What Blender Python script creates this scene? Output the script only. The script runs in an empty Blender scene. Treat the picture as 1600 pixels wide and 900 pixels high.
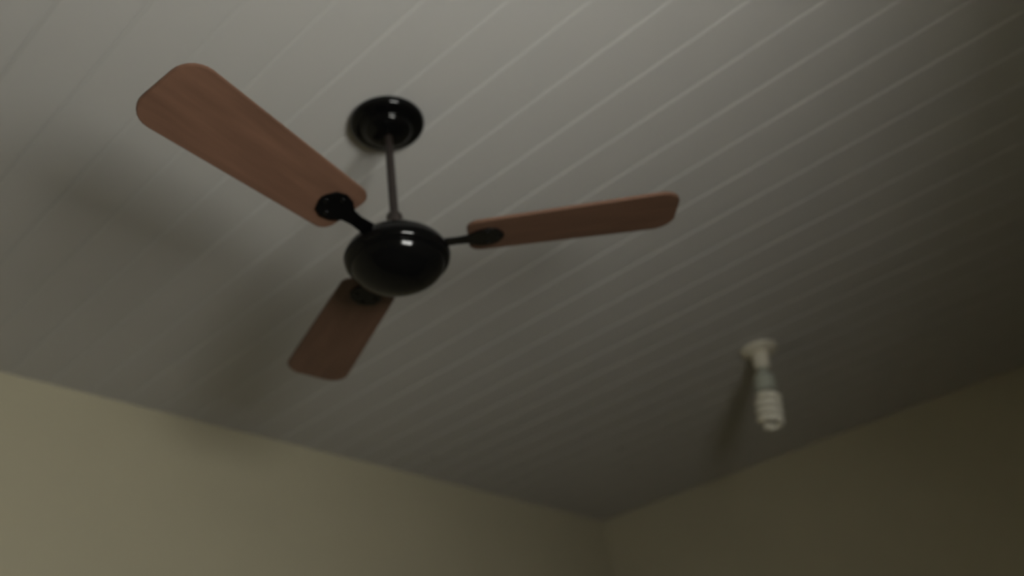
import bpy, bmesh, math
from mathutils import Vector, Matrix

# ------------------------------------------------------------------ measurements
EYE_Z = 1.60                       # camera height over the floor
RISE = 1.11                        # ceiling over the camera
CEIL = EYE_Z + RISE
WALL_Y = 2.143                     # wall on the left of the picture
WALL_X = 3.142                     # wall on the right of the picture
BOARD = 0.09975                    # width of one ceiling board
N_BOARD = 50
X_MIN = WALL_X - N_BOARD * BOARD   # near wall
Y_MIN = -0.45                      # rear wall with the window
FOCAL_PX = 1338.9

# ------------------------------------------------------------------ camera
scene = bpy.context.scene
yaw, pitch, roll = math.radians(51.795), math.radians(32.16), math.radians(-7.89)
fw = Vector((math.cos(pitch) * math.sin(yaw), math.cos(pitch) * math.cos(yaw), math.sin(pitch)))
rt0 = Vector((math.cos(yaw), -math.sin(yaw), 0))
up0 = rt0.cross(fw)
rt = rt0 * math.cos(roll) + up0 * math.sin(roll)
up = -rt0 * math.sin(roll) + up0 * math.cos(roll)
EYE = Vector((0, 0, EYE_Z))
cam_data = bpy.data.cameras.new('camera')
cam = bpy.data.objects.new('camera', cam_data)
scene.collection.objects.link(cam)
cam.matrix_world = Matrix(((rt.x, up.x, -fw.x, EYE.x), (rt.y, up.y, -fw.y, EYE.y),
                           (rt.z, up.z, -fw.z, EYE.z), (0, 0, 0, 1)))
cam_data.sensor_width = 36
cam_data.lens = FOCAL_PX / 1600 * 36
cam_data.clip_start = 0.02
cam_data.dof.use_dof = True
cam_data.dof.focus_distance = 0.9
cam_data.dof.aperture_fstop = 2.5
scene.camera = cam


def on_plane(px, py, z):
    """point at height z seen at a photo pixel (1600 x 900)"""
    d = fw + rt * ((px - 800) / FOCAL_PX) - up * ((py - 450) / FOCAL_PX)
    return EYE + d * ((z - EYE_Z) / d.z)


# ------------------------------------------------------------------ world: overcast daylight outside the small window
world = bpy.data.worlds.new('overcast_daylight')
scene.world = world
world.use_nodes = True
bg = world.node_tree.nodes['Background']
bg.inputs['Color'].default_value = (1.0, 1.0, 0.95, 1)
bg.inputs['Strength'].default_value = 38.5

WIN_X, WIN_Z, WIN_W, WIN_H = 0.27, EYE_Z + 0.26, 0.62, 0.50
WALL_T = 0.16
portal_data = bpy.data.lights.new('window_rear_offscreen', 'AREA')
portal_data.shape = 'RECTANGLE'
portal_data.size, portal_data.size_y = WIN_W, WIN_H
portal_data.cycles.is_portal = True
portal = bpy.data.objects.new('window_rear_offscreen', portal_data)
scene.collection.objects.link(portal)
portal.location = (WIN_X, Y_MIN - WALL_T + 0.01, WIN_Z)
portal.rotation_euler = (math.radians(90), 0, 0)      # faces +y, into the room

vs = scene.view_settings
vs.view_transform = 'Standard'
vs.look = 'None'
vs.exposure = 0.0
vs.gamma = 1.0
vs.use_curve_mapping = False


# ------------------------------------------------------------------ materials
def material(name, color, rough=0.5, metal=0.0, noise=None, spec=0.5, bump=None, coat=0.0):
    m = bpy.data.materials.new(name)
    m.use_nodes = True
    nt = m.node_tree
    b = nt.nodes['Principled BSDF']
    b.inputs['Base Color'].default_value = (*color, 1)
    b.inputs['Roughness'].default_value = rough
    b.inputs['Metallic'].default_value = metal
    b.inputs['Specular IOR Level'].default_value = spec
    b.inputs['Coat Weight'].default_value = coat
    b.inputs['Coat Roughness'].default_value = 0.08
    tc = nt.nodes.new('ShaderNodeTexCoord')
    if noise:
        scale, amount, stretch = noise
        mp = nt.nodes.new('ShaderNodeMapping')
        mp.inputs['Scale'].default_value = stretch
        nt.links.new(tc.outputs['Object'], mp.inputs['Vector'])
        n = nt.nodes.new('ShaderNodeTexNoise')
        n.inputs['Scale'].default_value = scale
        n.inputs['Detail'].default_value = 4
        nt.links.new(mp.outputs['Vector'], n.inputs['Vector'])
        r = nt.nodes.new('ShaderNodeValToRGB')
        r.color_ramp.elements[0].position = 0.3
        r.color_ramp.elements[1].position = 0.7
        r.color_ramp.elements[0].color = (*[c * (1 - amount) for c in color], 1)
        r.color_ramp.elements[1].color = (*[min(1, c * (1 + amount)) for c in color], 1)
        nt.links.new(n.outputs['Fac'], r.inputs['Fac'])
        nt.links.new(r.outputs['Color'], b.inputs['Base Color'])
    if bump:
        scale, strength = bump
        n2 = nt.nodes.new('ShaderNodeTexNoise')
        n2.inputs['Scale'].default_value = scale
        nt.links.new(tc.outputs['Object'], n2.inputs['Vector'])
        bp = nt.nodes.new('ShaderNodeBump')
        bp.inputs['Strength'].default_value = strength
        bp.inputs['Distance'].default_value = 0.002
        nt.links.new(n2.outputs['Fac'], bp.inputs['Height'])
        nt.links.new(bp.outputs['Normal'], b.inputs['Normal'])
    return m


M_BOARD = material('white_pvc_board', (0.50, 0.49, 0.468), 0.5, noise=(6, 0.02, (1, 0.15, 1)), spec=0.3)
M_SLAB = material('ceiling_backing', (0.5, 0.48, 0.45), 0.8, noise=(8, 0.05, (1, 1, 1)))
M_WALL = material('cream_wall_paint', (0.425, 0.388, 0.275), 0.75, noise=(3, 0.03, (1, 1, 1)), spec=0.25, bump=(60, 0.15))
M_FLOOR = material('floor_tile', (0.10, 0.08, 0.06), 0.5, noise=(4, 0.08, (1, 1, 1)))
M_BLACK = material('glossy_black_enamel', (0.003, 0.003, 0.003), 0.10, noise=(20, 0.1, (1, 1, 1)), spec=0.22)
M_ROD = material('dark_bronze_rod', (0.016, 0.011, 0.009), 0.35, 0.0, noise=(30, 0.15, (1, 1, 1)))
M_WOOD = material('mahogany_blade', (0.125, 0.066, 0.042), 0.45, noise=(7, 0.16, (1, 9, 9)), spec=0.35)
M_STEEL = material('grey_steel', (0.32, 0.31, 0.29), 0.35, 0.8, noise=(30, 0.1, (1, 1, 1)))
M_PLASTIC = material('ivory_plastic', (0.72, 0.68, 0.57), 0.4, noise=(15, 0.03, (1, 1, 1)))
M_BALLAST = material('aged_grey_plastic', (0.42, 0.44, 0.37), 0.5, noise=(15, 0.04, (1, 1, 1)))
M_TUBE = material('white_phosphor_tube', (0.80, 0.77, 0.66), 0.25, noise=(15, 0.02, (1, 1, 1)))
M_FRAME = material('white_window_paint', (0.7, 0.69, 0.65), 0.4, noise=(12, 0.03, (1, 1, 1)))
M_SPECK = material('dark_speck', (0.05, 0.04, 0.03), 0.8, noise=(60, 0.2, (1, 1, 1)))

M_GLASS = bpy.data.materials.new('clear_pane')
M_GLASS.use_nodes = True
_nt = M_GLASS.node_tree
_nt.nodes.clear()
_o = _nt.nodes.new('ShaderNodeOutputMaterial')
_mx = _nt.nodes.new('ShaderNodeMixShader')
_tr = _nt.nodes.new('ShaderNodeBsdfTransparent')
_gl = _nt.nodes.new('ShaderNodeBsdfGlossy')
_gl.inputs['Roughness'].default_value = 0.02
_mx.inputs['Fac'].default_value = 0.06
_nt.links.new(_tr.outputs[0], _mx.inputs[1])
_nt.links.new(_gl.outputs[0], _mx.inputs[2])
_nt.links.new(_mx.outputs[0], _o.inputs['Surface'])


# ------------------------------------------------------------------ helpers
def link(name, mesh, mat=None, parent=None, loc=None):
    o = bpy.data.objects.new(name, mesh)
    scene.collection.objects.link(o)
    if mat and not mesh.materials:
        mesh.materials.append(mat)
    if parent:
        o.parent = parent
    if loc is not None:
        o.location = loc
    return o


def finish(bm, name, smooth=False):
    bmesh.ops.recalc_face_normals(bm, faces=bm.faces)
    me = bpy.data.meshes.new(name)
    bm.to_mesh(me)
    bm.free()
    if smooth:
        me.polygons.foreach_set('use_smooth', [True] * len(me.polygons))
        me.set_sharp_from_angle(angle=math.radians(50))
    return me


def add_box(bm, lo, hi):
    lo, hi = Vector(lo), Vector(hi)
    m = Matrix.Translation((lo + hi) / 2) @ Matrix.Diagonal((*(hi - lo), 1))
    bmesh.ops.create_cube(bm, size=1, matrix=m)


def box(name, lo, hi, mat, parent=None):
    bm = bmesh.new()
    add_box(bm, lo, hi)
    return link(name, finish(bm, name), mat, parent)


def catmull(pts, n=5):
    """smooth a profile; a doubled point stays a corner"""
    out = []
    for i in range(len(pts) - 1):
        p0 = Vector(pts[max(i - 1, 0)]); p1 = Vector(pts[i]); p2 = Vector(pts[i + 1]); p3 = Vector(pts[min(i + 2, len(pts) - 1)])
        if (p2 - p1).length < 1e-7:
            continue
        for k in range(n):
            t = k / n
            out.append(0.5 * ((2 * p1) + (p2 - p0) * t + (2 * p0 - 5 * p1 + 4 * p2 - p3) * t * t
                              + (3 * p1 - p0 - 3 * p2 + p3) * t ** 3))
    out.append(Vector(pts[-1]))
    return [(max(p[0], 0.0), p[1]) for p in out]


def lathe(name, prof, mat, parent=None, seg=64, smooth_profile=True):
    """profile of (radius, z) turned about the z axis"""
    if smooth_profile:
        prof = catmull(prof)
    bm = bmesh.new()
    rings = []
    for r, z in prof:
        if r < 1e-5:
            rings.append([bm.verts.new((0, 0, z))])
        else:
            rings.append([bm.verts.new((r * math.cos(2 * math.pi * k / seg), r * math.sin(2 * math.pi * k / seg), z)) for k in range(seg)])
    for a, b in zip(rings, rings[1:]):
        for k in range(seg):
            k2 = (k + 1) % seg
            if len(a) == 1 and len(b) == 1:
                continue
            if len(a) == 1:
                bm.faces.new((a[0], b[k], b[k2]))
            elif len(b) == 1:
                bm.faces.new((a[k], b[0], a[k2]))
            else:
                bm.faces.new((a[k], b[k], b[k2], a[k2]))
    for ring in (rings[0], rings[-1]):
        if len(ring) > 1:
            bm.faces.new(ring)
    return link(name, finish(bm, name, True), mat, parent)


def tube(name, path, radius, mat, parent=None, seg=14):
    bm = bmesh.new()
    rings = []
    nrm = None
    for i, p in enumerate(path):
        t = (path[min(i + 1, len(path) - 1)] - path[max(i - 1, 0)]).normalized()
        if nrm is None:
            nrm = t.orthogonal().normalized()
        nrm = (nrm - t * nrm.dot(t)).normalized()
        bi = t.cross(nrm)
        rings.append([bm.verts.new(p + (nrm * math.cos(a) + bi * math.sin(a)) * radius)
                      for a in [2 * math.pi * k / seg for k in range(seg)]])
    for a, b in zip(rings, rings[1:]):
        for k in range(seg):
            bm.faces.new((a[k], b[k], b[(k + 1) % seg], a[(k + 1) % seg]))
    bm.faces.new(rings[0])
    bm.faces.new(rings[-1])
    return link(name, finish(bm, name, True), mat, parent)


def slab(name, outline, z0, z1, mat, parent=None, bevel=0.0):
    """closed outline (x, y) given a thickness"""
    bm = bmesh.new()
    lo = [bm.verts.new((x, y, z0)) for x, y in outline]
    hi = [bm.verts.new((x, y, z1)) for x, y in outline]
    bm.faces.new(lo)
    bm.faces.new(hi)
    n = len(outline)
    for k in range(n):
        bm.faces.new((lo[k], lo[(k + 1) % n], hi[(k + 1) % n], hi[k]))
    if bevel:
        bmesh.ops.recalc_face_normals(bm, faces=bm.faces)
        rim = [e for e in bm.edges if abs(e.verts[0].co.z - e.verts[1].co.z) < 1e-6]
        bmesh.ops.bevel(bm, geom=rim, offset=bevel, segments=2, affect='EDGES')
    return link(name, finish(bm, name, True), mat, parent)


def thing(name, label, cat, loc):
    o = bpy.data.objects.new(name, None)
    scene.collection.objects.link(o)
    o.location = loc
    o.empty_display_size = 0.05
    o['label'] = label
    o['category'] = cat
    return o


def structure(o, label, cat):
    o['kind'] = 'structure'
    o['label'] = label
    o['category'] = cat
    return o


# ------------------------------------------------------------------ the room
T = WALL_T
TOP = CEIL + 0.12
structure(box('floor', (X_MIN - T, Y_MIN - T, -0.1), (WALL_X + T, WALL_Y + T, 0), M_FLOOR),
          'plain beige floor of the room', 'floor')
structure(box('wall_left', (X_MIN - T, WALL_Y, 0), (WALL_X + T, WALL_Y + T, TOP), M_WALL),
          'cream painted wall that the ceiling boards run up to', 'wall')
structure(box('wall_right', (WALL_X, Y_MIN - T, 0), (WALL_X + T, WALL_Y, TOP), M_WALL),
          'cream painted wall running parallel to the ceiling boards beyond the bulb', 'wall')
structure(box('wall_near', (X_MIN - T, Y_MIN - T, 0), (X_MIN, WALL_Y, TOP), M_WALL),
          'cream painted wall opposite the bulb end of the room', 'wall')
bm = bmesh.new()
wx0, wx1, wz0, wz1 = WIN_X - WIN_W / 2, WIN_X + WIN_W / 2, WIN_Z - WIN_H / 2, WIN_Z + WIN_H / 2
add_box(bm, (X_MIN, Y_MIN - T, 0), (wx0, Y_MIN, TOP))
add_box(bm, (wx1, Y_MIN - T, 0), (WALL_X, Y_MIN, TOP))
add_box(bm, (wx0, Y_MIN - T, 0), (wx1, Y_MIN, wz0))
add_box(bm, (wx0, Y_MIN - T, wz1), (wx1, Y_MIN, TOP))
structure(link('wall_rear', finish(bm, 'wall_rear'), M_WALL), 'cream painted wall with the small high window', 'wall')

# window set in the rear wall
win = bpy.data.objects.new('window_1', None)
scene.collection.objects.link(win)
win.location = (WIN_X, Y_MIN - 0.12, wz0)
structure(win, 'small high window with a white two-pane frame', 'window')
fr = 0.025
bm = bmesh.new()
hw = WIN_W / 2
add_box(bm, (-hw, -0.02, 0), (-hw + fr, 0.02, WIN_H))
add_box(bm, (hw - fr, -0.02, 0), (hw, 0.02, WIN_H))
add_box(bm, (-hw + fr, -0.02, 0), (hw - fr, 0.02, fr))
add_box(bm, (-hw + fr, -0.02, WIN_H - fr), (hw - fr, 0.02, WIN_H))
add_box(bm, (-0.012, -0.018, fr), (0.012, 0.018, WIN_H - fr))
link('window_frame', finish(bm, 'window_frame'), M_FRAME, win)
for sx in (-1, 1):
    a, b = sorted((sx * 0.012, sx * (hw - fr)))
    box('pane', (a, -0.002, fr), (b, 0.002, WIN_H - fr), M_GLASS, win)

# ceiling: a backing slab and tongue-and-groove boards hung under it
ceiling = structure(box('ceiling', (X_MIN, Y_MIN, CEIL + 0.009), (WALL_X, WALL_Y, TOP), M_SLAB),
                    'white ceiling of narrow grooved boards', 'ceiling')
prof = [(0.0, 0.009), (0.0, 0.0034), (0.0012, 0.0029), (0.0075, 0.0002), (0.0090, 0.0),
        (BOARD - 0.0012, 0.0), (BOARD - 0.0002, 0.0008), (BOARD - 0.0002, 0.009)]
bm = bmesh.new()
ends = [[bm.verts.new((x, y, z)) for x, z in prof] for y in (Y_MIN, WALL_Y)]
for e in ends:
    bm.faces.new(e)
for k in range(len(prof)):
    k2 = (k + 1) % len(prof)
    bm.faces.new((ends[0][k], ends[0][k2], ends[1][k2], ends[1][k]))
board_mesh = finish(bm, 'board')
board_mesh.materials.append(M_BOARD)
for i in range(N_BOARD):
    link('board', board_mesh, None, ceiling, (X_MIN + i * BOARD, 0, CEIL))

# ------------------------------------------------------------------ ceiling fan
axis = on_plane(605, 192, CEIL - 0.005)
fan = thing('ceiling_fan', 'glossy black ceiling fan with brown blades hanging on a thin rod', 'ceiling fan',
            (axis.x, axis.y, CEIL))
fan.rotation_euler = Matrix.Rotation(math.radians(-1.0), 3, Vector((-rt0.y, rt0.x, 0))).to_euler()    # the rod hangs a little out of plumb
lathe('canopy', [(0.060, 0), (0.060, 0), (0.0655, -0.003), (0.067, -0.008), (0.0645, -0.015), (0.058, -0.0195), (0.049, -0.0215),
                 (0.044, -0.024), (0.041, -0.029), (0.035, -0.034), (0.024, -0.038), (0.012, -0.040), (0.0, -0.0405)], M_BLACK, fan)
lathe('rod', [(0.0075, -0.036), (0.0075, -0.252)], M_ROD, fan, 24, False)
coup = lathe('coupler', [(0.0085, -0.214), (0.0085, -0.214), (0.0120, -0.2165), (0.0138, -0.222), (0.0138, -0.243), (0.0160, -0.248), (0.023, -0.257),
                         (0.026, -0.268), (0.026, -0.268)], M_ROD, fan, 32)
pin = lathe('pin', [(0.0025, -0.019), (0.0025, 0.019)], M_STEEL, coup, 12, False)
pin.location = (0, 0, -0.230)
pin.rotation_euler = (math.radians(90), 0, math.radians(40))
motor = lathe('motor_housing', [(0.0, -0.262), (0.020, -0.263), (0.045, -0.268), (0.066, -0.277), (0.080, -0.290), (0.0862, -0.303),
                                (0.0862, -0.308), (0.0835, -0.316), (0.078, -0.3205), (0.070, -0.3225), (0.0, -0.3225)], M_BLACK, fan, 96)
lathe('motor_cap', [(0.0765, -0.319), (0.0765, -0.319), (0.0755, -0.3245), (0.0700, -0.3335), (0.0600, -0.3420), (0.046, -0.3490), (0.030, -0.3535),
                    (0.014, -0.3555), (0.0, -0.3558)], M_BLACK, motor, 96)


def blade_outline():
    r0, r1 = 0.118, 0.468
    w0, w1 = 0.050, 0.061          # half widths at root and tip
    pts = []
    def corner(cx, cy, rad, a0, a1, n=7):
        for k in range(n + 1):
            a = math.radians(a0 + (a1 - a0) * k / n)
            pts.append((cx + rad * math.cos(a), cy + rad * math.sin(a)))
    corner(r1 - 0.035, w1 - 0.035, 0.035, 90, 0)
    corner(r1 - 0.035, -w1 + 0.035, 0.035, 0, -90)
    corner(r0 + 0.022, -w0 + 0.022, 0.022, -90, -180)
    corner(r0 + 0.022, w0 - 0.022, 0.022, 180, 90)
    return pts


BLADE_Z = -0.281
first = None
for ang in (310, 70, 190):
    if first is None:
        b = slab('blade', blade_outline(), -0.003, 0.003, M_WOOD, fan, 0.0012)
        a = slab('blade_arm', [(0.060, 0.014), (0.100, 0.011), (0.118, 0.013), (0.134, 0.024), (0.152, 0.028), (0.168, 0.022),
                               (0.176, 0.008), (0.178, 0.0), (0.176, -0.008), (0.168, -0.022), (0.152, -0.028), (0.134, -0.024),
                               (0.118, -0.013), (0.100, -0.011), (0.060, -0.014)], -0.0066, -0.0032, M_BLACK, b, 0.0006)
        sm = None
        for sx, sy in ((0.150, 0.017), (0.150, -0.017), (0.168, 0.0)):
            if sm is None:
                s = lathe('screw', [(0.0, -0.0088), (0.003, -0.0084), (0.0045, -0.0070), (0.0045, -0.0062), (0.0, -0.0062)], M_BLACK, b, 16, False)
                sm = s.data
            else:
                s = link('screw', sm, None, b)
            s.location = (sx, sy, 0)
        first = b
        kids = list(b.children)
    else:
        b = link('blade', first.data, None, fan)
        for k in kids:
            link(k.name.split('.')[0], k.data, None, b, k.location)
    b.location = (0, 0, BLADE_Z)
    b.rotation_euler = (Matrix.Rotation(math.radians(ang), 3, 'Z') @ Matrix.Rotation(math.radians(9), 3, 'X')).to_euler()

# ------------------------------------------------------------------ bare spiral bulb in a ceiling holder
spot = on_plane(1186, 546, CEIL - 0.004)
lamp = thing('ceiling_lamp', 'unlit white spiral bulb in a plain ivory holder on the ceiling', 'lamp', (spot.x, spot.y, CEIL))
lathe('base_plate', [(0.050, 0), (0.050, 0), (0.054, -0.001), (0.055, -0.005), (0.052, -0.010), (0.043, -0.014), (0.030, -0.017), (0.0, -0.0195)],
      M_PLASTIC, lamp, 48)
lean = Matrix.Rotation(math.radians(7), 3, Vector((-rt0.y, rt0.x, 0)))      # the bulb sits slightly crooked
sock = lathe('lamp_socket', [(0.020, 0.004), (0.020, 0.004), (0.024, -0.004), (0.024, -0.030), (0.0225, -0.044), (0.021, -0.052),
                             (0.021, -0.052)], M_PLASTIC, lamp, 32)
ball = lathe('ballast', [(0.0135, -0.046), (0.0135, -0.046), (0.0135, -0.066), (0.018, -0.068), (0.026, -0.073), (0.0295, -0.080), (0.0300, -0.104), (0.0290, -0.120),
                         (0.025, -0.124), (0.0, -0.1245)], M_BALLAST, lamp, 40)
path = []
turns, n = 4.5, 180
for k in range(n + 1):
    t = k / n
    a = 2 * math.pi * turns * t
    r = 0.029 * min(1.0, 0.55 + 3.2 * t) * (1.0 if t < 0.8 else 1.0 - 0.68 * ((t - 0.8) / 0.2) ** 1.4)
    path.append(Vector((r * math.cos(a), r * math.sin(a), -0.130 - 0.104 * t)))
coil = tube('spiral_tube', path, 0.0102, M_TUBE, lamp)
for o in (sock, ball, coil):
    o.rotation_euler = lean.to_euler()
    o.location = (0, 0, -0.016)

# ------------------------------------------------------------------ tiny specks on the boards near the corner
for px, py, where in ((983, 730, 'tiny dark speck on the ceiling close to the room corner'),
                      (970, 701, 'tiny dark speck on the ceiling one board out from the corner speck'),
                      (677, 714, 'tiny dark speck on the ceiling right by the wall the boards run into')):
    p = on_plane(px, py, CEIL)
    sp = lathe('ceiling_speck', [(0.0045, 0), (0.0045, 0), (0.0042, -0.0012), (0.0025, -0.0022), (0.0, -0.0025)], M_SPECK, None, 12)
    sp.location = (p.x, p.y, CEIL)
    sp.scale = (1.3, 0.8, 1)
    sp['label'] = where
    sp['category'] = 'speck'
    sp['group'] = 'specks on the ceiling'
